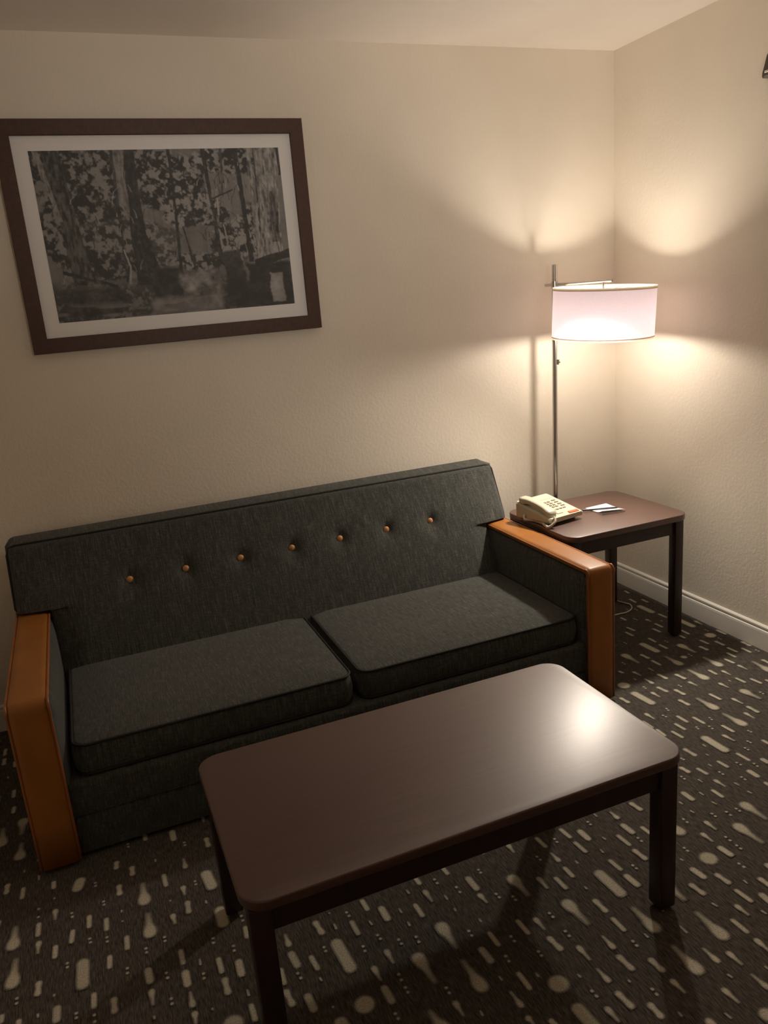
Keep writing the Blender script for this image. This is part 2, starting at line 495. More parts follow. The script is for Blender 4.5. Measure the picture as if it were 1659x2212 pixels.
    "d,-2.250,-1.431,-2.253,-1.472 o,-2.332,-1.433,-2.332,-1.433 o,-2.333,-1.448,-2.333,-1.448 "
    "o,-2.290,-1.481,-2.290,-1.481 o,-2.291,-1.496,-2.291,-1.496 d,-2.412,-1.432,-2.412,-1.481 "
    "s,-2.374,-1.503,-2.373,-1.483 d,-2.331,-1.500,-2.331,-1.550 f,-2.288,-1.528,-2.290,-1.581 "
    "o,-2.453,-1.489,-2.453,-1.489 o,-2.452,-1.505,-2.452,-1.505 f,-2.493,-1.453,-2.491,-1.503 "
    "f,-2.411,-1.501,-2.411,-1.552 o,-2.372,-1.531,-2.372,-1.531 o,-2.373,-1.545,-2.373,-1.545 "
    "b,-2.329,-1.564,-2.329,-1.618 t,-2.491,-1.521,-2.492,-1.567 o,-2.452,-1.568,-2.452,-1.568 "
    "o,-2.452,-1.583,-2.452,-1.583 t,-2.409,-1.614,-2.409,-1.569 s,-2.287,-1.642,-2.287,-1.623 "
    "s,-2.370,-1.635,-2.370,-1.642 d,-2.288,-1.665,-2.288,-1.713 s,-2.493,-1.597,-2.493,-1.607 "
    "t,-2.408,-1.627,-2.410,-1.661 o,-2.490,-1.388,-2.490,-1.388 o,-2.490,-1.402,-2.490,-1.402 "
    "c,-2.335,-1.698,-2.335,-1.698 s,-2.413,-1.246,-2.413,-1.252 b,-2.826,-0.964,-2.829,-1.010 "
    "d,-2.784,-1.003,-2.787,-1.050 t,-2.701,-1.136,-2.701,-1.177 d,-2.741,-1.169,-2.743,-1.218 "
    "K,-2.802,-1.236,-2.798,-1.153 t,-2.740,-1.237,-2.742,-1.280 d,-2.700,-1.272,-2.702,-1.316 "
    "d,-2.658,-1.237,-2.663,-1.283 C,-2.632,-1.040,-2.647,-1.092 d,-2.617,-1.202,-2.619,-1.249 "
    "d,-2.576,-1.234,-2.577,-1.281 b,-2.536,-1.118,-2.537,-1.165 b,-2.496,-1.057,-2.498,-1.101 "
    "b,-2.535,-1.013,-2.539,-1.052 d,-2.531,-1.323,-2.533,-1.371 o,-2.619,-1.289,-2.619,-1.289 "
    "o,-2.618,-1.303,-2.618,-1.303 o,-2.578,-1.305,-2.578,-1.305 o,-2.578,-1.320,-2.578,-1.320 "
    "K,-2.798,-1.365,-2.792,-1.272 b,-2.737,-1.372,-2.740,-1.419 C,-2.637,-1.352,-2.640,-1.445 "
    "d,-2.575,-1.369,-2.578,-1.411 d,-2.616,-1.469,-2.618,-1.514 b,-2.574,-1.502,-2.575,-1.551 "
    "o,-2.785,-1.402,-2.785,-1.402 o,-2.785,-1.417,-2.785,-1.417 s,-2.703,-1.429,-2.703,-1.437 "
    "f,-2.697,-1.468,-2.698,-1.515 s,-2.738,-1.470,-2.737,-1.482 d,-2.815,-1.435,-2.816,-1.460 "
    "d,-2.778,-1.467,-2.778,-1.493 o,-2.656,-1.510,-2.656,-1.510 o,-2.656,-1.523,-2.656,-1.523 "
    "o,-2.618,-1.534,-2.618,-1.534 o,-2.618,-1.552,-2.618,-1.552 o,-2.743,-1.113,-2.743,-1.113 "
    "o,-2.743,-1.145,-2.743,-1.145 o,-2.660,-1.172,-2.660,-1.172 o,-2.659,-1.187,-2.659,-1.187 "
    "s,-2.703,-1.086,-2.703,-1.094 o,-2.538,-1.431,-2.538,-1.431 o,-2.539,-1.446,-2.539,-1.446 "
    "s,-2.536,-1.223,-2.537,-1.232 s,-2.537,-1.263,-2.537,-1.269 d,-2.705,-1.017,-2.705,-1.050 "
    "s,-2.745,-0.970,-2.744,-0.993 d,-0.056,-0.145,-0.060,-0.183 d,-0.103,-0.240,-0.106,-0.292 "
    "C,-0.122,-0.325,-0.119,-0.430 d,-0.110,-0.451,-0.107,-0.503 d,-0.276,-0.393,-0.275,-0.432 "
    "s,-0.235,-0.430,-0.231,-0.458 t,-0.196,-0.468,-0.193,-0.501 d,-0.194,-0.525,-0.191,-0.575 "
    "d,-0.321,-0.492,-0.315,-0.541 d,-0.237,-0.563,-0.233,-0.609 d,-0.357,-0.529,-0.355,-0.578 "
    "C,-0.082,-0.541,-0.078,-0.644 d,-0.190,-0.677,-0.190,-0.710 d,-0.316,-0.629,-0.316,-0.677 "
    "C,-0.375,-0.651,-0.368,-0.755 d,-0.320,-0.700,-0.317,-0.748 c,-0.083,-0.741,-0.083,-0.741 "
    "K,-0.253,-0.739,-0.248,-0.834 d,-0.152,-0.754,-0.148,-0.801 b,-0.108,-0.792,-0.106,-0.844 "
    "b,-0.196,-0.796,-0.191,-0.844 d,-0.025,-0.715,-0.023,-0.768 b,-0.024,-0.850,-0.024,-0.903 "
    "d,-0.112,-0.864,-0.109,-0.915 d,-0.068,-0.896,-0.068,-0.945 d,-0.148,-0.898,-0.148,-0.946 "
    "K,-0.503,-0.695,-0.498,-0.793 b,-0.443,-0.732,-0.438,-0.781 d,-0.441,-0.798,-0.439,-0.848 "
    "K,-0.369,-0.890,-0.373,-0.795 m,-0.315,-0.841,-0.315,-0.841 K,-0.248,-0.974,-0.253,-0.879 "
    "d,-0.195,-0.934,-0.190,-0.980 t,-0.191,-0.998,-0.189,-1.043 K,-0.127,-1.102,-0.122,-1.002 "
    "s,-0.496,-0.842,-0.494,-0.876 d,-0.610,-0.806,-0.603,-0.829 t,-0.566,-0.837,-0.561,-0.879 "
    "b,-0.500,-0.900,-0.494,-0.951 b,-0.444,-0.934,-0.437,-0.987 K,-0.369,-1.028,-0.376,-0.929 "
    "d,-0.313,-0.972,-0.313,-1.016 t,-0.275,-1.001,-0.273,-1.044 t,-0.563,-0.952,-0.565,-0.906 "
    "c,-0.665,-0.908,-0.665,-0.908 t,-0.443,-1.006,-0.437,-1.046 b,-0.569,-0.978,-0.560,-1.030 "
    "b,-0.528,-1.025,-0.522,-1.077 d,-0.276,-1.071,-0.273,-1.116 d,-0.235,-1.102,-0.229,-1.150 "
    "t,-0.357,-1.070,-0.353,-1.113 K,-0.328,-1.147,-0.319,-1.230 d,-0.196,-1.136,-0.194,-1.173 "
    "s,-0.319,-0.910,-0.315,-0.916 o,-0.492,-1.009,-0.492,-1.009 o,-0.491,-1.020,-0.491,-1.020 "
    "o,-0.610,-0.954,-0.610,-0.954 o,-0.611,-0.966,-0.611,-0.966 C,-0.672,-0.965,-0.662,-1.073 "
    "t,-0.613,-1.000,-0.610,-1.043 b,-0.736,-0.974,-0.731,-1.024 b,-0.567,-1.091,-0.561,-1.142 "
    "K,-0.499,-1.210,-0.505,-1.113 d,-0.445,-1.114,-0.440,-1.166 t,-0.401,-1.178,-0.397,-1.225 "
    "b,-0.399,-1.243,-0.397,-1.297 t,-0.438,-1.271,-0.437,-1.315 K,-0.496,-1.335,-0.504,-1.239 "
    "t,-0.731,-1.108,-0.728,-1.154 d,-0.649,-1.175,-0.646,-1.226 d,-0.608,-1.208,-0.604,-1.260 "
    "d,-0.690,-1.210,-0.686,-1.259 d,-0.732,-1.243,-0.727,-1.293 d,-0.773,-1.145,-0.772,-1.197 "
    "d,-0.767,-1.209,-0.770,-1.257 d,-0.564,-1.296,-0.560,-1.347 o,-0.646,-1.120,-0.646,-1.120 "
    "o,-0.649,-1.132,-0.649,-1.132 o,-0.688,-1.150,-0.688,-1.150 o,-0.684,-1.161,-0.684,-1.161 "
    "o,-0.643,-1.263,-0.643,-1.263 o,-0.646,-1.274,-0.646,-1.274 o,-0.604,-1.281,-0.604,-1.281 "
    "o,-0.605,-1.296,-0.605,-1.296 o,-0.515,-1.363,-0.515,-1.363 o,-0.513,-1.373,-0.513,-1.373 "
    "o,-0.565,-1.409,-0.565,-1.409 o,-0.563,-1.419,-0.563,-1.419 o,-0.564,-1.240,-0.564,-1.240 "
    "o,-0.566,-1.252,-0.566,-1.252 t,-0.605,-1.342,-0.599,-1.388 C,-0.668,-1.318,-0.664,-1.423 "
    "b,-0.770,-1.341,-0.765,-1.395 d,-0.646,-1.442,-0.642,-1.493 d,-0.520,-1.425,-0.517,-1.465 "
    "s,-0.732,-1.400,-0.730,-1.411 o,-0.815,-1.382,-0.815,-1.382 o,-0.813,-1.390,-0.813,-1.390 "
    "d,-2.874,-0.161,-2.876,-0.211 b,-2.874,-0.231,-2.875,-0.282 d,-2.838,-0.274,-2.836,-0.315 "
    "d,-2.832,-0.469,-2.832,-0.517 d,-2.827,-0.573,-2.829,-0.612 K,-2.796,-0.658,-2.799,-0.745 "
    "K,-2.800,-0.870,-2.797,-0.788 ")
marks = []
for w in MARKS.split():
    k, *v = w.split(',')
    marks.append((k, *map(float, v)))
rng = random.Random(11)
cell = {}
def reg(m):
    for t in (0.0, 0.5, 1.0):
        x = m[1] + (m[3] - m[1]) * t; y = m[2] + (m[4] - m[2]) * t
        cell.setdefault((int(x // 0.07), int(y // 0.07)), []).append((x, y))
def near(x, y, d):
    ci, cj = int(x // 0.07), int(y // 0.07)
    for i in range(ci - 1, ci + 2):
        for j in range(cj - 1, cj + 2):
            for (a, b) in cell.get((i, j), ()):
                if math.hypot((a - x) * 1.25, (b - y) * 0.85) < d:
                    return True
    return False
for m in marks:
    reg(m)
kinds = 'b' * 36 + 'd' * 80 + 't' * 46 + 'f' * 20 + 's' * 45 + 'o' * 45 + 'K' * 29 + 'c' * 6 + 'C' * 13
LEN = dict(b=.050, d=.046, t=.042, f=.048, s=.014, K=.09, C=.09)
for trial in range(16000):
    x = rng.uniform(RX0 + .02, -.03); y = rng.uniform(RY0 + .02, -.03)
    k = rng.choice(kinds)
    L = LEN.get(k, 0) * rng.uniform(.9, 1.1)
    sgn = rng.choice((-1, 1))
    dmin = {'s': .042, 'o': .042, 'K': .06, 'C': .062, 'c': .058}.get(k, .052)
    pts = [(x, y + sgn * L * t) for t in (-.5, 0, .5)]
    if any(near(px, py, dmin) for px, py in pts):
        continue
    y0, y1 = y - sgn * L / 2, y + sgn * L / 2
    if not (RY0 + .02 < min(y0, y1) and max(y0, y1) < -.03):
        continue
    m = (k, x, y0, x, y1)
    marks.append(m); reg(m)
    if k == 'o':
        m = (k, x, y + .013, x, y + .013); marks.append(m); reg(m)

WID = dict(b=.0088, d=.0056, t=.0066, f=.0082, s=.0030, o=.0036, K=.0150, c=.0215, C=.0135, m=.012)
def width(k, u):
    w = WID[k]
    if k == 'b':
        return w * (0.60 + 0.40 * abs(2 * u - 1) ** 1.3)
    if k == 't':
        return w * (1.0 if u < .26 else 1.0 - .48 * min(1, (u - .26) / .3) - .12 * max(0, u - .56) / .44)
    if k == 's':
        return w * (1.0 - .5 * u)
    if k == 'K':
        return w * (1.0 if u < .26 else 1.0 - .50 * min(1, (u - .26) / .26) - .16 * max(0, u - .52) / .48)
    return w
verts, faces, fac = [], [], []
def vert(x, y, z, f):
    verts.append((x, y, z)); fac.append(f)
    return len(verts) - 1
a = [vert(RX0 - T, RY0 - T, 0, 0), vert(T, RY0 - T, 0, 0), vert(T, T, 0, 0), vert(RX0 - T, T, 0, 0)]
faces.append(a)
b_ = [vert(RX0 - T, RY0 - T, -.05, 0), vert(T, RY0 - T, -.05, 0), vert(T, T, -.05, 0), vert(RX0 - T, T, -.05, 0)]
faces.append(b_[::-1])
for i in range(4):
    faces.append((b_[i], b_[(i + 1) % 4], a[(i + 1) % 4], a[i]))
for mi, (k, xa, ya, xb, yb) in enumerate(marks):
    w = WID[k]
    soft = {'o': .0032, 's': .0032, 'K': .0095, 'c': .0095, 'C': .0085}.get(k, .0058)
    L = math.hypot(xb - xa, yb - ya)
    if L < 1e-4:
        dx, dy, L = 0.0, 1.0, 0.0
    else:
        dx, dy = (xb - xa) / L, (yb - ya) / L
    bright = rng.uniform(.80, 1.0) * (.85 if k == 's' else 1)
    # the woven mark is a run of discs along its axis; the tufts blend into the ground over a soft edge
    w0, w1 = width(k, 0.0), width(k, 1.0)
    if L == 0:
        cs, cw = np.array([0.0]), np.array([w])
    else:
        cs = np.linspace(min(w0, L * .45), L - min(w1, L * .45), 14)
        cw = np.array([width(k, float(q) / L) for q in cs])
    e = soft / 2
    lo = float((cs - cw).min()) - e; hi = float((cs + cw).max()) + e
    W = float(cw.max()) + e
    if k in 'os':
        ns, nq = (6, 6) if k == 'o' else (8, 5)
    elif k in 'KC':
        ns, nq = 22, 10
    else:
        ns, nq = (14, 8) if k != 'c' else (13, 13)
    S = np.linspace(lo, hi, ns); Q = np.linspace(-W, W, nq)
    D = (np.hypot(S[:, None, None] - cs, Q[None, :, None] * 1.0) - cw).min(axis=2)
    t = np.clip(.5 - D / soft, 0, 1)
    F = t * t * (3 - 2 * t) * bright
    if k in 'Kt':
        u = np.clip(S / L, 0, 1)
        F = F * (1 - (.58 if k == 'K' else .30) * np.clip((u - .3) / .7, 0, 1))[:, None]
    z = 0.0006 + (mi % 13) * 0.00006
    base_i = len(verts)
    for a_i in range(ns):
        for b_i in range(nq):
            q = Q[b_i]; s_ = S[a_i]
            verts.append((xa + dx * s_ - dy * q, ya + dy * s_ + dx * q, z)); fac.append(float(F[a_i, b_i]))
    for a_i in range(ns - 1):
        for b_i in range(nq - 1):
            n0 = base_i + a_i * nq + b_i
            ks = (n0, n0 + 1, n0 + nq + 1, n0 + nq)
            if max(fac[v] for v in ks) > 0:
                faces.append(ks)
me = bpy.data.meshes.new('floor')
me.from_pydata(verts, [], faces)
at = me.attributes.new('pattern', 'FLOAT', 'POINT')
at.data.foreach_set('value', fac)
me.materials.append(M['carpet'])
me.update()
floor = bpy.data.objects.new('floor', me)
COL.objects.link(floor)
floor['kind'] = 'structure'

# ------------------------------------------------------------------ sofa
SX0, SX1 = -2.735, -0.762
sofa = thing('sofa', 'long charcoal fabric sofa with tan leather arms and seven buttons on its back', 'sofa', (0, 0, 0))
AW = 0.108
IX0, IX1 = SX0 + AW, SX1 - AW
# base
bm = bmesh.new()
add_box(bm, IX0 - .01, IX1 + .01, -.957, -.06, .135, .243, .012, 3)
autosmooth(link('base_rail', bm, M['fabric'], sofa))
bm = bmesh.new()
add_box(bm, IX0 - .01, IX1 + .01, -.952, -.06, .012, .134, .008, 2)
autosmooth(link('base_panel', bm, M['fabric'], sofa))

def cushion(x0, x1, y0, y1, z0, z1, crown, rc):
    bm = bmesh.new()
    rings = []
    def out(ins, z):
        return [(x, y, z) for x, y in rrect(x0 + ins, x1 - ins, y0 + ins, y1 - ins, max(.01, rc - ins), 8)]
    # bottom
    cx, cy = (x0 + x1) / 2, (y0 + y1) / 2
    base = rrect(x0, x1, y0, y1, rc, 8)
    rings.append([(cx + (x - cx) * .5, cy + (y - cy) * .5, z0) for x, y in base])
    rings.append(out(.010, z0))
    for i in range(1, 8):
        t = i / 8
        b = .009 * math.sin(PI * t)
        rings.append(out(.006 - b, z0 + (z1 - z0) * t))
    rings.append(out(.006, z1))
    # crowned top: a straight inset run near the edge, then scaled to the middle
    for ins in (.014, .026, .042, .064, .09, .12, .16, .2):
        h = crown * (1 - (1 - min(1, ins / .2)) ** 2.2)
        rings.append([(x, y, z1 + h) for x, y in rrect(x0 + ins, x1 - ins, y0 + ins, y1 - ins, max(.012, rc - ins * .6), 8)])
    loft(bm, rings)
    o = link('seat_cushion', bm, M['fabric'], sofa, True)
    bm = bmesh.new()
    for z in (z1, z0 + .004):
        add_tube(bm, [(x, y, z) for x, y in rrect(x0 + .004, x1 - .004, y0 + .004, y1 - .004, rc - .004, 8)], .0042, 6, True)
    link('piping', bm, M['piping'], o, True)
    return o
cushion(IX0 + .028, -1.742, -.938, -.315, .247, .343, .016, .045)
cushion(-1.722, IX1 - .010, -.938, -.315, .247, .343, .016, .045)

# backrest: T-shaped upholstered panel, leaning back
ZA = .533                      # where the back widens over the arms
ZT = .756
ZB = .255
BTN = [-2.341, -2.138, -1.930, -1.726, -1.526, -1.324, -1.125]
BTZ = .581
def plane_y(z):
    return -.25 + .5 * (z - .547)
def back_edge_dist(x, z):
    # distance to the T outline (inside positive)
    xl, xr = SX0, SX1 - .009
    d_top = ZT - z
    if z >= ZA:
        d = min(d_top, x - xl, xr - x)
        if x < IX0 or x > IX1:
            d = min(d, z - ZA)
        else:
            d = min(d, math.hypot(max(0, x - IX0), z - ZA) if x - IX0 < z - ZA else 9, 9)
        return max(0, d)
    return max(0, min(x - IX0, IX1 - x))
def front_y(x, z):
    d = back_edge_dist(x, z)
    r = .016
    rd = 0.0 if d >= r else r - math.sqrt(max(0, r * r - (r - d) ** 2))
    u = (ZT - z) / (ZT - .36)
    bul = .040 * math.sin(min(1.15, max(0, u)) * PI / 2) ** 1.2
    if z > ZA:
        ex = min(x - SX0, SX1 - x)
    else:
        ex = min(x - IX0, IX1 - x)
    bul *= min(1, max(0, ex) / .10) ** .5 if ex < .10 else 1
    y = plane_y(z) - bul + rd
    for bx in BTN:
        q = math.hypot(x - bx, (z - BTZ) * .9)
        y += .028 * math.exp(-(q / .026) ** 1.3)
    return y
bm = bmesh.new()
xs = sorted(set([round(v, 5) for v in np.linspace(SX0, IX0, 9)] + [round(v, 5) for v in np.linspace(IX0, IX1, 181)] + [round(v, 5) for v in np.linspace(IX1, SX1 - .009, 9)]))
zs = sorted(set([round(v, 5) for v in np.linspace(ZB, ZA, 28)] + [round(v, 5) for v in np.linspace(ZA, ZT, 30)]))
fv, bv = {}, {}
def back_y(z):
    return max(-.052, plane_y(z) + .06) if z > .7 else -.052
for i, x in enumerate(xs):
    for j, z in enumerate(zs):
        if z < ZA - 1e-6 and (x < IX0 - 1e-6 or x > IX1 + 1e-6):
            continue
        fv[i, j] = bm.verts.new((x, front_y(x, z), z))
        rb = 0.0
        dt = min(ZT - z, x - SX0, SX1 - .009 - x) if z >= ZA else 1
        zz = z
        xx = x
        # rounded rear corners of the top band
        if x - SX0 < .03 and z > ZT - .03:
            q = math.hypot(.03 - (x - SX0), .03 - (ZT - z))
            if q > .03:
                xx = SX0 + .03 - (.03 - (x - SX0)) * .03 / q
                zz = ZT - .03 + (.03 - (ZT - z)) * .03 / q
        xr = SX1 - .009
        if xr - x < .03 and z > ZT - .03:
            q = math.hypot(.03 - (xr - x), .03 - (ZT - z))
            if q > .03:
                xx = xr - .03 + (.03 - (xr - x)) * .03 / q
                zz = ZT - .03 + (.03 - (ZT - z)) * .03 / q
        bv[i, j] = bm.verts.new((xx, -.052, zz + (.012 if z > ZT - .004 else 0)))
quads = []
for i in range(len(xs) - 1):
    for j in range(len(zs) - 1):
        ks = [(i, j), (i + 1, j), (i + 1, j + 1), (i, j + 1)]
        if all(k in fv for k in ks):
            if zs[j + 1] <= ZA + 1e-6 and (xs[i] < IX0 - 1e-6 or xs[i + 1] > IX1 + 1e-6):
                continue
            quads.append(ks)
edge_count = {}
for ks in quads:
    bm.faces.new([fv[k] for k in ks])
    bm.faces.new([bv[k] for k in ks][::-1])
    for a_, b2 in zip(ks, ks[1:] + ks[:1]):
        e = tuple(sorted((a_, b2)))
        edge_count.setdefault(e, []).append((a_, b2))
for e, l in edge_count.items():
    if len(l) == 1:
        a_, b2 = l[0]
        bm.faces.new((fv[b2], fv[a_], bv[a_], bv[b2]))
backrest = autosmooth(link('backrest', bm, M['fabric'], sofa), 50)
# piping along the seam of the front face
xr = SX1 - .009
path = [(IX0 + .004, ZA - .09), (IX0 + .004, ZA - .02), (IX0 - .012, ZA + .003), (SX0 + .01, ZA + .004), (SX0 + .002, ZA + .02)]
path += [(SX0 + .002, z) for z in np.linspace(ZA + .04, ZT - .03, 8)]
path += [(SX0 + .010, ZT - .008), (SX0 + .03, ZT - .001)]
path += [(x, ZT - .001) for x in np.linspace(SX0 + .06, xr - .06, 60)]
path += [(xr - .03, ZT - .001), (xr - .010, ZT - .006), (xr - .002, ZT - .02)]
path += [(xr - .002, z) for z in np.linspace(ZT - .04, ZA + .04, 8)]
path += [(xr - .002, ZA + .02), (xr - .010, ZA + .004), (IX1 + .012, ZA + .003), (IX1 - .004, ZA - .02), (IX1 - .004, ZA - .09)]
bm = bmesh.new()
add_tube(bm, [(x, plane_y(z) + .010, z) for x, z in path], .0045, 6)
link('piping', bm, M['piping'], backrest, True)
for bx in BTN:
    bm = bmesh.new()
    y = front_y(bx, BTZ)
    bmesh.ops.create_uvsphere(bm, u_segments=16, v_segments=10, radius=.0128)
    for v in bm.verts:
        v.co = Vector((bx + v.co.x, y - .008 + v.co.y * .6, BTZ + v.co.z))
    o = link('button', bm, M['button'], backrest, True)
    o['label'] = 'round tan leather button'

# armrests
def armrest(x0, x1, inner):
    YF, YB, ZTOP = -.978, -.085, .528
    bm = bmesh.new()
    add_box(bm, x0 + .007, x1 - .007, YF + .007, YB, .012, ZTOP - .007, .012, 3)
    arm = autosmooth(link('armrest', bm, M['fabric'], sofa))
    # leather band over the front and the top
    prof = [(YF, .014), (YF, .15), (YF, .30), (YF, ZTOP - .03)]
    for i in range(1, 7):
        a = PI / 2 * i / 6
        prof.append((YF + .024 - .024 * math.cos(a), ZTOP - .024 + .024 * math.sin(a)))
    prof += [(y, ZTOP) for y in (-.8, -.6, -.4, -.22, -.12)]
    n = 10
    bm = bmesh.new()
    rows = []
    k = len(prof)
    for i, (y, z) in enumerate(prof):
        p0 = prof[max(0, i - 1)]; p1 = prof[min(k - 1, i + 1)]
        ty, tz = p1[0] - p0[0], p1[1] - p0[1]
        l = math.hypot(ty, tz)
        ny, nz = -tz / l, ty / l      # outward
        row = []
        for j in range(n + 1):
            u = j / n
            x = x0 + (x1 - x0) * u
            e = abs(2 * u - 1)
            h = .003 * (1 - e ** 4) - (.007 * max(0, (e - .86) / .14) ** 2)
            row.append(bm.verts.new((x, y + ny * h, z + nz * h)))
        rows.append((row, (ny, nz)))
    inner_rows = []
    for (row, (ny, nz)) in rows:
        inner_rows.append([bm.verts.new((v.co.x, v.co.y - ny * .009, v.co.z - nz * .009)) for v in row])
    R = [r for r, _ in rows]
    for i in range(k - 1):
        for j in range(n):
            bm.faces.new((R[i][j], R[i][j + 1], R[i + 1][j + 1], R[i + 1][j]))
            bm.faces.new((inner_rows[i][j + 1], inner_rows[i][j], inner_rows[i + 1][j], inner_rows[i + 1][j + 1]))
        bm.faces.new((R[i][0], R[i + 1][0], inner_rows[i + 1][0], inner_rows[i][0]))
        bm.faces.new((R[i + 1][n], R[i][n], inner_rows[i][n], inner_rows[i + 1][n]))
    for j in range(n):
        bm.faces.new((R[0][j + 1], R[0][j], inner_rows[0][j], inner_rows[0][j + 1]))
        bm.faces.new((R[-1][j], R[-1][j + 1], inner_rows[-1][j + 1], inner_rows[-1][j]))
    band = link('leather_band', bm, M['leather'], arm, True)
    band['label'] = 'tan leather band over the arm'
    bm = bmesh.new()
    for x in (x0 + .001, x1 - .001):
        add_tube(bm, [(x, y + (.004 if z < ZTOP - .02 else 0), z - (.004 if y > YF + .02 else 0)) for y, z in prof], .0042, 6)
    link('piping', bm, M['leather_piping'], arm, True)
    # padded inner side panel
    bm = bmesh.new()
    s = 1 if inner > (x0 + x1) / 2 else -1
    rings = []
    for ins, d in ((0, 0), (.006, .007), (.02, .013), (.05, .018), (.10, .021), (.16, .022)):
        rings.append([(inner + s * (d - .008), y, z) for y, z in rrect(-.968 + ins, -.12 - ins, .10 + ins, .512 - ins, max(.012, .03 - ins * .2), 6)])
    loft(bm, rings)
    link('side_panel', bm, M['fabric_side'], arm, True)
armrest(SX0, IX0, IX0)
armrest(IX1, SX1, IX1)

# ------------------------------------------------------------------ tables
def table(root, x0, x1, y0, y1, ztop, slab_t, rc, apron_z, apron_in, legs, lw, ld):
    bm = bmesh.new()
    add_slab(bm, x0, x1, y0, y1, ztop - slab_t, ztop, rc, .004)
    autosmooth(link('tabletop', bm, M['table_top'], root), 60)
    zs_ = ztop - slab_t
    (lx0, lx1, ly0, ly1) = legs
    for lx in (lx0, lx1 - lw):
        for ly in (ly0, ly1 - ld):
            bm = bmesh.new()
            add_box(bm, lx, lx + lw, ly, ly + ld, .008, zs_, .005, 2)
            leg = autosmooth(link('leg', bm, M['table_wood'], root))
            bm = bmesh.new()
            add_lathe(bm, [(.012, 0), (.013, .002), (.011, .0082)], 16, lx + lw / 2, ly + ld / 2)
            link('foot_glide', bm, M['black'], leg)
    a = apron_in
    for (ax0, ax1, ay0, ay1) in ((lx0 + lw, lx1 - lw, ly0 + a, ly0 + a + .02), (lx0 + lw, lx1 - lw, ly1 - a - .02, ly1 - a),
                                 (lx0 + a, lx0 + a + .02, ly0 + ld, ly1 - ld), (lx1 - a - .02, lx1 - a, ly0 + ld, ly1 - ld)):
        bm = bmesh.new()
        add_box(bm, ax0, ax1, ay0, ay1, apron_z, zs_, .002, 1)
        link('apron', bm, M['table_wood'], root)

ct = thing('coffee_table', 'low rectangular mahogany coffee table with rounded corners in front of the sofa', 'table', (0, 0, 0))
table(ct, -2.297, -1.247, -1.880, -1.324, .436, .024, .055, .343, .012, (-2.287, -1.268, -1.866, -1.340), .046, .046)
et = thing('end_table', 'mahogany end table holding the telephone, in the corner beside the sofa', 'table', (0, 0, 0))
table(et, -.742, -.160, -.694, -.194, .546, .026, .055, .459, .012, (-.728, -.182, -.680, -.210), .042, .042)

# ------------------------------------------------------------------ floor lamp
PX, PY = -.4445, -.125          # foot of the pole
LZ = 1.573
TILT = .0345 / 1.573
SHX, SHY = -.352, -.382
lamp = thing('floor_lamp', 'nickel floor lamp with a lit white drum shade, behind the end table', 'lamp', (0, 0, 0))
def px(z):
    return PX + TILT * z
bm = bmesh.new()
add_lathe(bm, [(.105, 0), (.108, .004), (.108, .014), (.10, .02), (.03, .024), (.018, .034)], 40, PX, PY)
autosmooth(link('base', bm, M['chrome'], lamp))
bm = bmesh.new()
add_tube(bm, [(px(z), PY, z) for z in (.03, .5, 1.0, 1.36, LZ - .003)] + [(px(LZ), PY, LZ)], .0115, 16, radii=[.0115] * 5 + [.0095])
autosmooth(link('pole', bm, M['chrome'], lamp))
bm = bmesh.new()
zs1 = 1.158
add_tube(bm, [(px(zs1) + .009, PY - .009, zs1 - .010), (px(zs1) + .011, PY - .011, zs1 + .012)], .0065, 10)
add_tube(bm, [(px(zs1) + .008, PY - .008, zs1), (px(zs1) + .017, PY - .017, zs1)], .004, 10)
autosmooth(link('switch', bm, M['chrome'], lamp))
# arm
AZ = 1.489
ax, ay = SHX - px(AZ), SHY - PY
l = math.hypot(ax, ay)
ax, ay = ax / l, ay / l
bm = bmesh.new()
s0, s1 = -.052, l + .045
add_tube(bm, [(px(AZ) + ax * s + ay * .0, PY + ay * s, AZ) for s in (s0, 0, .1, l, s1)], .0065, 12)
add_tube(bm, [(px(AZ) - .0, PY, AZ - .014), (px(AZ), PY, AZ + .014)], .0145, 14)
autosmooth(link('crossarm', bm, M['chrome'], lamp))
# stem, socket and bulb
bm = bmesh.new()
add_tube(bm, [(SHX, SHY, AZ), (SHX, SHY, 1.34)], .004, 10)
add_tube(bm, [(SHX, SHY, 1.348), (SHX, SHY, 1.340), (SHX, SHY, 1.331)], .010, 16, radii=[.006, .010, .010])
autosmooth(link('socket', bm, M['chrome'], lamp))
bm = bmesh.new()
BZ = 1.300
prof = [(.010, BZ + .032), (.020, BZ + .026), (.028, BZ + .015), (.031, BZ), (.029, BZ - .014), (.022, BZ - .024), (.012, BZ - .030), (.003, BZ - .032)]
add_lathe(bm, prof, 20, SHX, SHY)
link('bulb', bm, M['bulb'], lamp, True)
up = lamp_light('bulb_up_boost', 'SPOT', (SHX, SHY, BZ + .042), UP_BOOST, BULB_COLOUR, .05, (0, 0, 1), math.radians(112), .55)
up.parent = lamp
down = lamp_light('bulb_down_boost', 'SPOT', (SHX, SHY, BZ - .040), DOWN_BOOST, BULB_COLOUR, .03, (-.60, -.46, -.655), math.radians(146), .75)
down.parent = lamp
# shade
SR, ST, SB = .2045, 1.463, 1.269
bm = bmesh.new()
add_lathe(bm, [(SR, SB), (SR, SB + .05), (SR, (SB + ST) / 2), (SR, ST - .05), (SR, ST)], 96, SHX, SHY, cap=False)
shade = link('lamp_shade', bm, M['shade'], lamp, True)
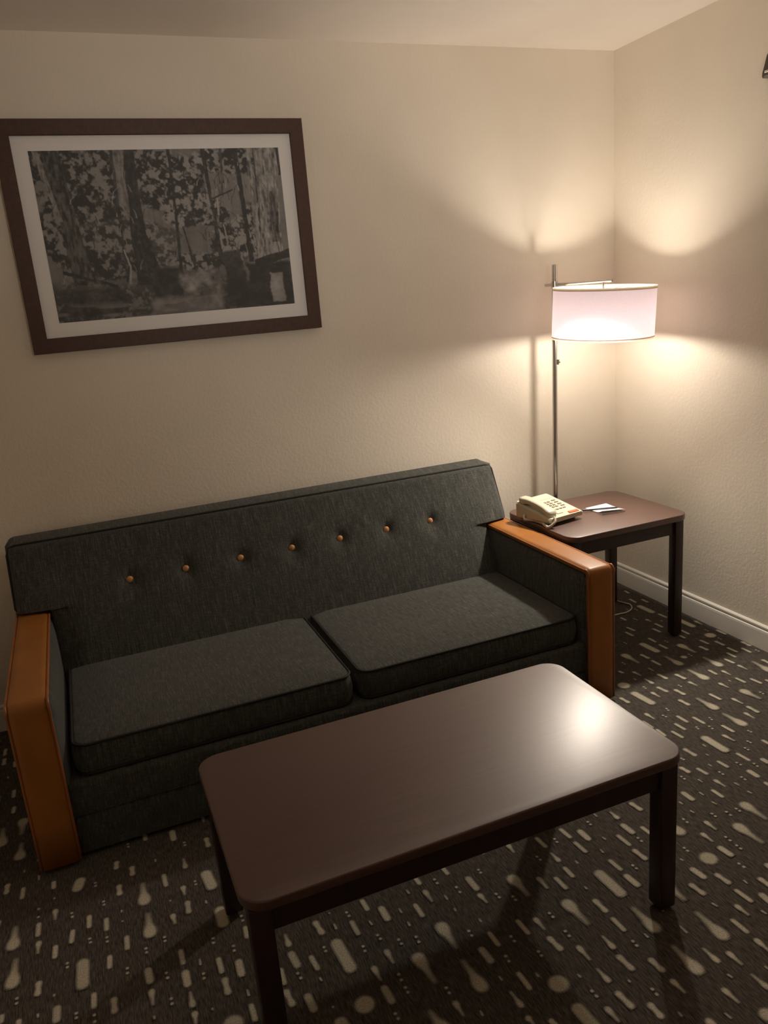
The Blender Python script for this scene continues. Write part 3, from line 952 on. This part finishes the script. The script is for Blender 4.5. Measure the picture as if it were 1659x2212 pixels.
# the shade hangs a little askew from the arm: leaning forward and to the right
view = Vector((.92, -.375, 0)).normalized()
TILTM = (Matrix.Translation((SHX, SHY, 1.366)) @ Matrix.Rotation(math.radians(2.2), 4, view) @
         Matrix.Rotation(math.radians(2.4), 4, Vector((.375, .92, 0)).normalized()) @ Matrix.Translation((-SHX, -SHY, -1.366)))
shade.data.transform(TILTM)
for z in (SB, ST):
    bm = bmesh.new()
    add_lathe(bm, [(SR + .0013, z - .0055), (SR + .0016, z), (SR + .0013, z + .0055)], 96, SHX, SHY, cap=False)
    autosmooth(link('shade_trim', bm, M['trim_ring'], shade), 40).data.transform(TILTM)
bm = bmesh.new()
for q in (0.5, 0.5 + 2 * PI / 3, 0.5 + 4 * PI / 3):
    add_tube(bm, [(SHX + math.cos(q) * .008, SHY + math.sin(q) * .008, ST - .012), (SHX + math.cos(q) * SR, SHY + math.sin(q) * SR, ST - .002)], .0014, 6)
add_tube(bm, [(SHX, SHY, ST - .016), (SHX, SHY, ST - .008)], .013, 14)
link('shade_spider', bm, M['chrome'], shade).data.transform(TILTM)

# ------------------------------------------------------------------ framed picture
FX0, FX1, FZ0, FZ1 = -2.5197, -1.4469, 1.4016, 2.169
pic = thing('framed_picture', 'dark walnut framed black and white forest photograph above the sofa', 'picture', (0, 0, 0))
FWD = .0515
bm = bmesh.new()
outer = [(FX0, FZ0), (FX1, FZ0), (FX1, FZ1), (FX0, FZ1)]
def ring(ins, y):
    return [(FX0 + ins, y, FZ0 + ins), (FX1 - ins, y, FZ0 + ins), (FX1 - ins, y, FZ1 - ins), (FX0 + ins, y, FZ1 - ins)]
loft(bm, [ring(0, -.004), ring(0, -.0285), ring(.0015, -.030), ring(FWD - .0015, -.030), ring(FWD, -.0285), ring(FWD, -.004), ring(0, -.004)], False, False)
link('frame', bm, M['frame'], pic)
bm = bmesh.new()
add_box(bm, FX0 + .03, FX1 - .03, -.018, -.008, FZ0 + .03, FZ1 - .03)
link('mat_board', bm, M['mat'], pic)

PX0, PX1, PZ0, PZ1 = -2.4185, -1.546, 1.5030, 2.0705
# the photograph: a black and white swamp forest, laid down tone by tone
W_, H_ = 400, 262
nr = np.random.RandomState(5)
def vnoise(h, w, fy, fx):
    g = nr.rand(int(fy) + 3, int(fx) + 3)
    yy = np.linspace(0, fy, h)[:, None] * np.ones((1, w)); xx = np.ones((h, 1)) * np.linspace(0, fx, w)[None]
    yi, xi = yy.astype(int), xx.astype(int)
    ty, tx = yy - yi, xx - xi
    ty = ty * ty * (3 - 2 * ty); tx = tx * tx * (3 - 2 * tx)
    return (g[yi, xi] * (1 - ty) * (1 - tx) + g[yi, xi + 1] * (1 - ty) * tx + g[yi + 1, xi] * ty * (1 - tx) + g[yi + 1, xi + 1] * ty * tx)
def fbm(fy, fx, o=4):
    s = 0; a_ = 1; t = 0
    for i in range(o):
        s = s + a_ * vnoise(H_, W_, fy * 2 ** i, fx * 2 ** i); t += a_; a_ *= .6
    return s / t
# picture coordinates: X 0..1250 to the right, Y 0..820 downwards (undistorted)
X = np.linspace(0, 1250, W_)[None] * np.ones((H_, 1)); Y = np.linspace(0, 820, H_)[:, None] * np.ones((1, W_))
n_big, n_mid, n_fine = fbm(4, 6), fbm(14, 20), fbm(44, 66, 3)
n_leaf = fbm(26, 40, 3)
def sm(a_, b2, x):
    t = np.clip((x - a_) / (b2 - a_), 0, 1)
    return t * t * (3 - 2 * t)
img = .215 + .13 * (n_big - .5) - .07 * sm(380, 800, Y)
# misty far trees
for i in range(60):
    x0_ = nr.uniform(0, 1250); w_ = nr.uniform(2, 9)
    k = np.clip((w_ - np.abs(X - x0_ - 18 * (n_big - .5))) / 4 + .5, 0, 1) * sm(620, 520, Y) * .55
    img = img * (1 - k) + nr.uniform(.10, .24) * k
def leaf(cx, cy, rx, ry, dark, light):
    global img
    d = ((X - cx) / rx) ** 2 + ((Y - cy) / ry) ** 2
    msk = np.clip(1.35 - d, 0, 1)
    lv = sm(.46, .60, n_leaf * .6 + n_fine * .4)
    k = sm(.42, .52, n_mid * .45 + n_fine * .35 + .26 * msk) * np.clip(msk * 2.2, 0, 1)
    img = img * (1 - k) + (dark + (light - dark) * lv) * k
for a_ in ((130, 90, 200, 150, .045, .21), (300, 120, 170, 130, .05, .25), (560, 90, 170, 120, .04, .26), (690, 130, 150, 100, .04, .30),
           (640, 230, 150, 70, .04, .27), (760, 260, 140, 80, .05, .31), (300, 270, 160, 70, .06, .26), (880, 60, 110, 60, .05, .32),
           (1010, 60, 110, 70, .04, .27), (700, 330, 100, 60, .05, .31), (160, 260, 130, 110, .05, .24), (840, 330, 110, 50, .05, .28),
           (420, 420, 170, 100, .07, .24), (230, 480, 190, 120, .06, .24), (520, 520, 120, 60, .08, .25), (590, 430, 90, 50, .10, .26),
           (930, 470, 120, 110, .05, .30), (1070, 420, 110, 140, .05, .30), (80, 400, 120, 140, .05, .24), (330, 560, 200, 70, .05, .22), (760, 560, 160, 50, .05, .26)):
    leaf(*a_)
def trunk(pts, val, tex=.06, soft=3.0):
    """pts: (x, y, half width)"""
    global img
    p = np.array(pts, float)
    xc = np.interp(Y, p[:, 1], p[:, 0]) + 10 * (n_mid - .5); hw = np.interp(Y, p[:, 1], p[:, 2])
    inside = (Y >= p[0, 1] - 1) & (Y <= p[-1, 1] + 1)
    k = np.clip((hw - np.abs(X - xc)) / soft + .5, 0, 1) * inside
    streak = vnoise(H_, W_, 22, 170)
    img = img * (1 - k) + (val + tex * (streak - .5) * 2 + tex * (n_fine - .5) * 1.6) * k
trunk([(95, 0, 42), (120, 250, 40), (150, 560, 48), (170, 640, 70)], .085, .06)
trunk([(30, 0, 14), (70, 220, 12), (95, 330, 8)], .22, .10)
trunk([(415, 0, 26), (405, 200, 26), (415, 300, 14)], .22, .08)
trunk([(470, 0, 26), (462, 250, 30), (458, 400, 40), (478, 560, 56), (490, 660, 74)], .05, .02)
trunk([(385, 0, 7), (378, 300, 6), (370, 640, 8)], .07, .03)
trunk([(668, 0, 8), (662, 300, 7), (650, 620, 9)], .05, .02)
trunk([(690, 380, 4), (705, 470, 5), (730, 620, 7)], .06, .02)
trunk([(842, 0, 11), (850, 160, 10), (862, 340, 9), (868, 560, 12)], .055, .03)
trunk([(935, 0, 7), (928, 170, 5)], .07, .02)
trunk([(1010, 0, 13), (1020, 230, 12), (1030, 400, 11), (1034, 580, 15)], .045, .02)
trunk([(1085, 0, 12), (1078, 200, 14), (1088, 560, 14)], .26, .14)
trunk([(1112, 0, 6), (1106, 300, 5), (1100, 560, 6)], .08, .03)
trunk([(1175, 0, 62), (1168, 240, 54), (1160, 420, 56), (1150, 600, 66)], .27, .15)
trunk([(1190, 220, 14), (1186, 330, 26), (1180, 480, 20)], .13, .08)
trunk([(1242, 0, 6), (1240, 140, 5)], .05, .02)
# bare twigs, dark and light
for i in range(150):
    lite = i % 3 == 0
    x0_ = nr.choice([nr.uniform(800, 1100), nr.uniform(300, 460), nr.uniform(40, 1220)], p=[.45, .15, .4]); y0_ = nr.uniform(60, 600)
    ln = nr.uniform(15, 70); sl = nr.uniform(-1.3, 1.3)
    trunk([(x0_, y0_, 1.3), (x0_ + sl * ln * .5, y0_ + ln * .5, 1.7), (x0_ + sl * ln * .6, y0_ + ln, 2.2)], nr.uniform(.24, .40) if lite else nr.uniform(.04, .09), .04, 2.6)
trunk([(375, 480, 3), (392, 560, 4), (380, 650, 7)], .36, .10)
trunk([(890, 200, 4), (886, 330, 6)], .34, .10)
trunk([(905, 380, 3), (915, 470, 5), (905, 560, 4)], .32, .10)
for x0_, y0_, x1_, y1_, w_, v_ in ((860, 245, 975, 205, 4, .05), (60, 575, 330, 665, 9, .05), (1050, 590, 1250, 545, 22, .05), (720, 570, 860, 545, 6, .06)):
    t = np.clip((X - x0_) / (x1_ - x0_), 0, 1)
    d = np.abs(Y - (y0_ + (y1_ - y0_) * t) + 14 * (n_mid - .5))
    k = np.clip((w_ - d) / 3 + .5, 0, 1) * ((X >= x0_) & (X <= x1_))
    img = img * (1 - k) + v_ * k
# dark undergrowth and the water
k = sm(585, 690, Y + 120 * (n_mid - .5) + 60 * (n_fine - .5)) * .85
img = img * (1 - k) + (.055 + .13 * sm(.48, .66, n_leaf * .5 + n_fine * .5)) * k
def patch(x0_, x1_, y0_, y1_, v_, tex, s_=18):
    global img
    k = sm(x0_ - s_, x0_ + s_, X + 40 * (n_mid - .5)) * (1 - sm(x1_ - s_, x1_ + s_, X + 40 * (n_mid - .5))) * sm(y0_ - s_, y0_ + s_, Y + 30 * (n_mid - .5)) * (1 - sm(y1_ - s_, y1_ + s_, Y + 30 * (n_mid - .5)))
    img = img * (1 - k) + (v_ + tex * (n_mid - .5) * 2) * k
patch(490, 640, 580, 730, .05, .05, 14)
patch(640, 850, 610, 720, .20, .30)
patch(470, 860, 735, 820, .17, .14)
patch(880, 985, 520, 720, .055, .03, 10)
patch(1000, 1250, 585, 820, .05, .03, 12)
patch(860, 1010, 700, 820, .05, .03)
patch(1125, 1195, 640, 800, .30, .16, 6)
patch(40, 330, 660, 800, .075, .07)
streaks = vnoise(H_, W_, 40, 9)
k = sm(720, 760, Y) * sm(.55, .75, streaks) * .5 * (X < 880)
img = img * (1 - k) + .26 * k
img = np.clip((img + .045 * (n_fine - .5)) * 1.05, .045, .46)
vs = [(PX0 + (PX1 - PX0) * i / (W_ - 1), -.0186, PZ1 + (PZ0 - PZ1) * j / (H_ - 1)) for j in range(H_) for i in range(W_)]
fs = [(j * W_ + i, (j + 1) * W_ + i, (j + 1) * W_ + i + 1, j * W_ + i + 1) for j in range(H_ - 1) for i in range(W_ - 1)]
me = bpy.data.meshes.new('photo_print')
me.from_pydata(vs, [], fs)
at = me.attributes.new('tone', 'FLOAT', 'POINT')
at.data.foreach_set('value', img.ravel().astype(np.float32))
m, nt, N, L, b = new_mat('black_and_white_print')
an = N.new('ShaderNodeAttribute'); an.attribute_name = 'tone'
hs = N.new('ShaderNodeMix'); hs.data_type = 'RGBA'; hs.blend_type = 'MULTIPLY'
hs.inputs['Factor'].default_value = 1.0
L.new(an.outputs['Color'], hs.inputs['A'])
hs.inputs['B'].default_value = (1.0, .97, .93, 1)
L.new(hs.outputs['Result'], b.inputs['Base Color'])
b.inputs['Roughness'].default_value = .6
me.materials.append(m)
me.update()
o = bpy.data.objects.new('photo_print', me)
COL.objects.link(o)
o.parent = pic
o['label'] = 'black and white photograph of swamp trees'

# ------------------------------------------------------------------ telephone
phone = thing('telephone', 'beige corded desk telephone with keypad on the end table', 'telephone', (-.650, -.403, .546))
phone.rotation_euler = (0, 0, math.radians(10))
HW, HD = .0925, .106
def ptop(y):                     # height of the sloping top face
    t = (y + HD) / (2 * HD)
    return .034 + .038 * t
bm = bmesh.new()
def sect(y, ins):
    zt = ptop(y)
    zb = .016 - .013 * ((y + HD) / (2 * HD))
    x0, x1 = -HW + ins, HW - ins
    return [(x0 + .004, y, zb), (x0, y, zb + .006), (x0, y, zt - .006), (x0 + .006, y, zt), (x1 - .006, y, zt), (x1, y, zt - .006), (x1, y, zb + .006), (x1 - .004, y, zb)]
loft(bm, [sect(-HD, .006), sect(-HD + .006, 0), sect(-.03, 0), sect(.03, 0), sect(HD - .006, 0), sect(HD, .005)])
body = autosmooth(link('base', bm, M['beige'], phone), 30)
# wedge stand below
bm = bmesh.new()
add_box(bm, -HW + .012, HW - .012, -HD + .035, HD - .012, 0, .020, .003, 2)
link('stand', bm, M['beige'], phone)
# handset lying along the left side
bm = bmesh.new()
rings = []
hx0, hx1 = -HW + .006, -HW + .052
for i in range(25):
    t = i / 24
    y = -HD + .012 + (2 * HD - .024) * t
    e = min(t, 1 - t)
    # arched handle with fuller ear and mouth pieces
    end = math.exp(-((min(abs(t - .10), abs(t - .90))) / .10) ** 2)
    lift = .010 * math.sin(PI * t) ** .8
    zc = ptop(y) + .011 + lift
    hz = .012 + .004 * end
    hwid = .021 + .004 * end
    cap = 1.0 if 0 < i < 24 else .62
    cxh = (hx0 + hx1) / 2
    ring_ = []
    for j in range(16):
        a_ = 2 * PI * j / 16
        ca, sa = math.cos(a_), math.sin(a_)
        ring_.append((cxh + hwid * cap * abs(ca) ** .6 * (1 if ca > 0 else -1), y, zc - (.004 * end) + hz * cap * abs(sa) ** .6 * (1 if sa > 0 else -1)))
    rings.append(ring_)
loft(bm, rings)
link('handset', bm, M['beige'], phone, True)
# keys
def key(x, y, w, d, mat='beige_key', name='key'):
    bm = bmesh.new()
    sl = .038 / (2 * HD)
    add_box(bm, -w / 2, w / 2, -d / 2, d / 2, -.001, .003, .001, 1)
    for v in bm.verts:
        v.co.z += ptop(y) + v.co.y * sl
        v.co.x += x
        v.co.y += y
    return link(name, bm, M[mat], phone)
for r_ in range(4):
    for c_ in range(3):
        key(-.012 + c_ * .019, .030 - r_ * .0165, .012, .0085)
for c_ in range(4):
    key(-.012 + c_ * .019, -.044, .013, .007)
for r_ in range(4):
    key(.056, .034 - r_ * .019, .020, .008)
key(.050, -.0915, .052, .016, 'red', 'message_label')['label'] = 'red label strip'
key(-.012, -.076, .030, .010, 'beige', 'hook_switch')
bm = bmesh.new()
add_box(bm, -.018, .068, .058, .092, -.001, .0018, .0008, 1)
sl = .038 / (2 * HD)
for v in bm.verts:
    yy = v.co.y
    v.co.z += ptop(yy)
link('index_card', bm, M['beige'], phone)
# coiled cord: from the mouth piece down over the table and back to the socket on the side
ctrl = [(-.070, -.103, .042), (-.082, -.121, .026), (-.106, -.110, .0072), (-.099, -.082, .0068), (-.085, -.050, .0068), (-.083, .0, .0068), (-.090, .028, .0068), (-.101, .038, .009), (-.0975, .046, .020), (-.0925, .047, .026)]
def catmull(P, n):
    P = [Vector(p) for p in P]
    out = []
    for i in range(len(P) - 1):
        p0, p1, p2, p3 = P[max(0, i - 1)], P[i], P[i + 1], P[min(len(P) - 1, i + 2)]
        for k in range(n):
            t = k / n
            out.append(.5 * ((2 * p1) + (-p0 + p2) * t + (2 * p0 - 5 * p1 + 4 * p2 - p3) * t * t + (-p0 + 3 * p1 - 3 * p2 + p3) * t ** 3))
    out.append(P[-1])
    return out
cl = catmull(ctrl, 60)
coil = []
ang = 0
for i, p in enumerate(cl):
    q = cl[min(i + 1, len(cl) - 1)] - cl[max(i - 1, 0)]
    q.normalize()
    a1 = q.cross(Vector((0, 0, 1)))
    a1 = a1.normalized() if a1.length > 1e-3 else Vector((1, 0, 0))
    a2 = q.cross(a1)
    ang = i * .95
    e = min(1, i / 25, (len(cl) - 1 - i) / 25)
    coil.append(p + (a1 * math.cos(ang) + a2 * math.sin(ang)) * .0042 * e)
bm = bmesh.new()
add_tube(bm, coil, .0018, 5)
link('coiled_cord', bm, M['cord'], phone, True)

# ------------------------------------------------------------------ notepad and pen
pad = thing('notepad', 'small white notepad lying open on the end table beside the telephone', 'notepad', (0, 0, 0))
A, B, C_, D = (-.451, -.381), (-.338, -.374), (-.348, -.516), (-.453, -.500)
def sheet(z0, th, curl, sx=0, inset=0.0, half=False):
    bm = bmesh.new()
    n = 12
    top, bot = {}, {}
    for i in range(n + 1):
        for j in range(n + 1):
            u, v = i / n, j / n
            u_, v_ = inset + u * (1 - 2 * inset), inset + v * (1 - 2 * inset)
            if half:
                v_ = .42 + v * .58
            x = (A[0] * (1 - u_) + B[0] * u_) * (1 - v_) + (D[0] * (1 - u_) + C_[0] * u_) * v_
            y = (A[1] * (1 - u_) + B[1] * u_) * (1 - v_) + (D[1] * (1 - u_) + C_[1] * u_) * v_
            z = z0 + curl * (max(0, v - .3) / .7) ** 2 * (1 - .4 * u)
            top[i, j] = bm.verts.new((x, y, z + th)); bot[i, j] = bm.verts.new((x, y, z))
    for i in range(n):
        for j in range(n):
            bm.faces.new((top[i, j], top[i + 1, j], top[i + 1, j + 1], top[i, j + 1]))
            bm.faces.new((bot[i, j + 1], bot[i + 1, j + 1], bot[i + 1, j], bot[i, j]))
    for i in range(n):
        for (p, q) in (((i, 0), (i + 1, 0)), ((i + 1, n), (i, n)), ((0, i + 1), (0, i)), ((n, i), (n, i + 1))):
            bm.faces.new((top[q], top[p], bot[p], bot[q]))
    return bm
link('pad_block', sheet(.5462, .0032, 0.0), M['paper'], pad)
link('loose_page', sheet(.5500, .0004, .013, half=True), M['paper'], pad, True)

bm = bmesh.new()
p0, p1 = Vector((-.489, -.412, .5537)), Vector((-.345, -.470, .5537))
dv = p1 - p0
add_tube(bm, [p0, p0 + dv * .03, p0 + dv * .85, p0 + dv * .93, p1], .004, 12, radii=[.0032, .004, .004, .0032, .0008])
pen = autosmooth(link('pen', bm, M['pen'], None), 40)
pen['label'] = 'dark slim pen lying across the white notepad'
pen['category'] = 'pen'

# ------------------------------------------------------------------ cord on the carpet
bm = bmesh.new()
pts = catmull([(-.60, -.335, .004), (-.45, -.352, .004), (-.33, -.362, .004), (-.266, -.364, .004), (-.218, -.366, .004), (-.172, -.342, .004), (-.150, -.302, .004), (-.158, -.278, .004), (-.176, -.22, .004), (-.20, -.12, .004), (-.21, -.03, .004)], 10)
add_tube(bm, pts, .0032, 8)
o = link('cable', bm, M['cord'], None, True)
o['label'] = 'thin white cable looping on the carpet under the end table'
o['category'] = 'cable'

# ------------------------------------------------------------------ dark bracket on the right wall
br = thing('wall_bracket', 'small dark bracket high on the right wall at the photo edge', 'bracket', (0, 0, 0))
bm = bmesh.new()
rings = []
for d in (.0, .018, .024):
    ins = 0 if d < .02 else .006
    y0, y1, z0, z1 = -1.02 + ins, -.826 - ins, 2.122 + ins, 2.20 - ins
    ring_ = []
    for (y, z) in rrect(y0, y1, z0, z1, .012, 5):
        # the near end tapers towards the top
        t = (z - z0) / (z1 - z0)
        if y > -.86:
            y -= .022 * t
        ring_.append((-.0005 - d, y, z))
    rings.append(ring_)
loft(bm, rings)
autosmooth(link('bracket_body', bm, M['dark_metal'], br), 40)
bm = bmesh.new()
add_box(bm, -.027, -.0245, -1.0, -.846, 2.136, 2.144, .001, 1)
link('bracket_ridge', bm, M['chrome'], br)
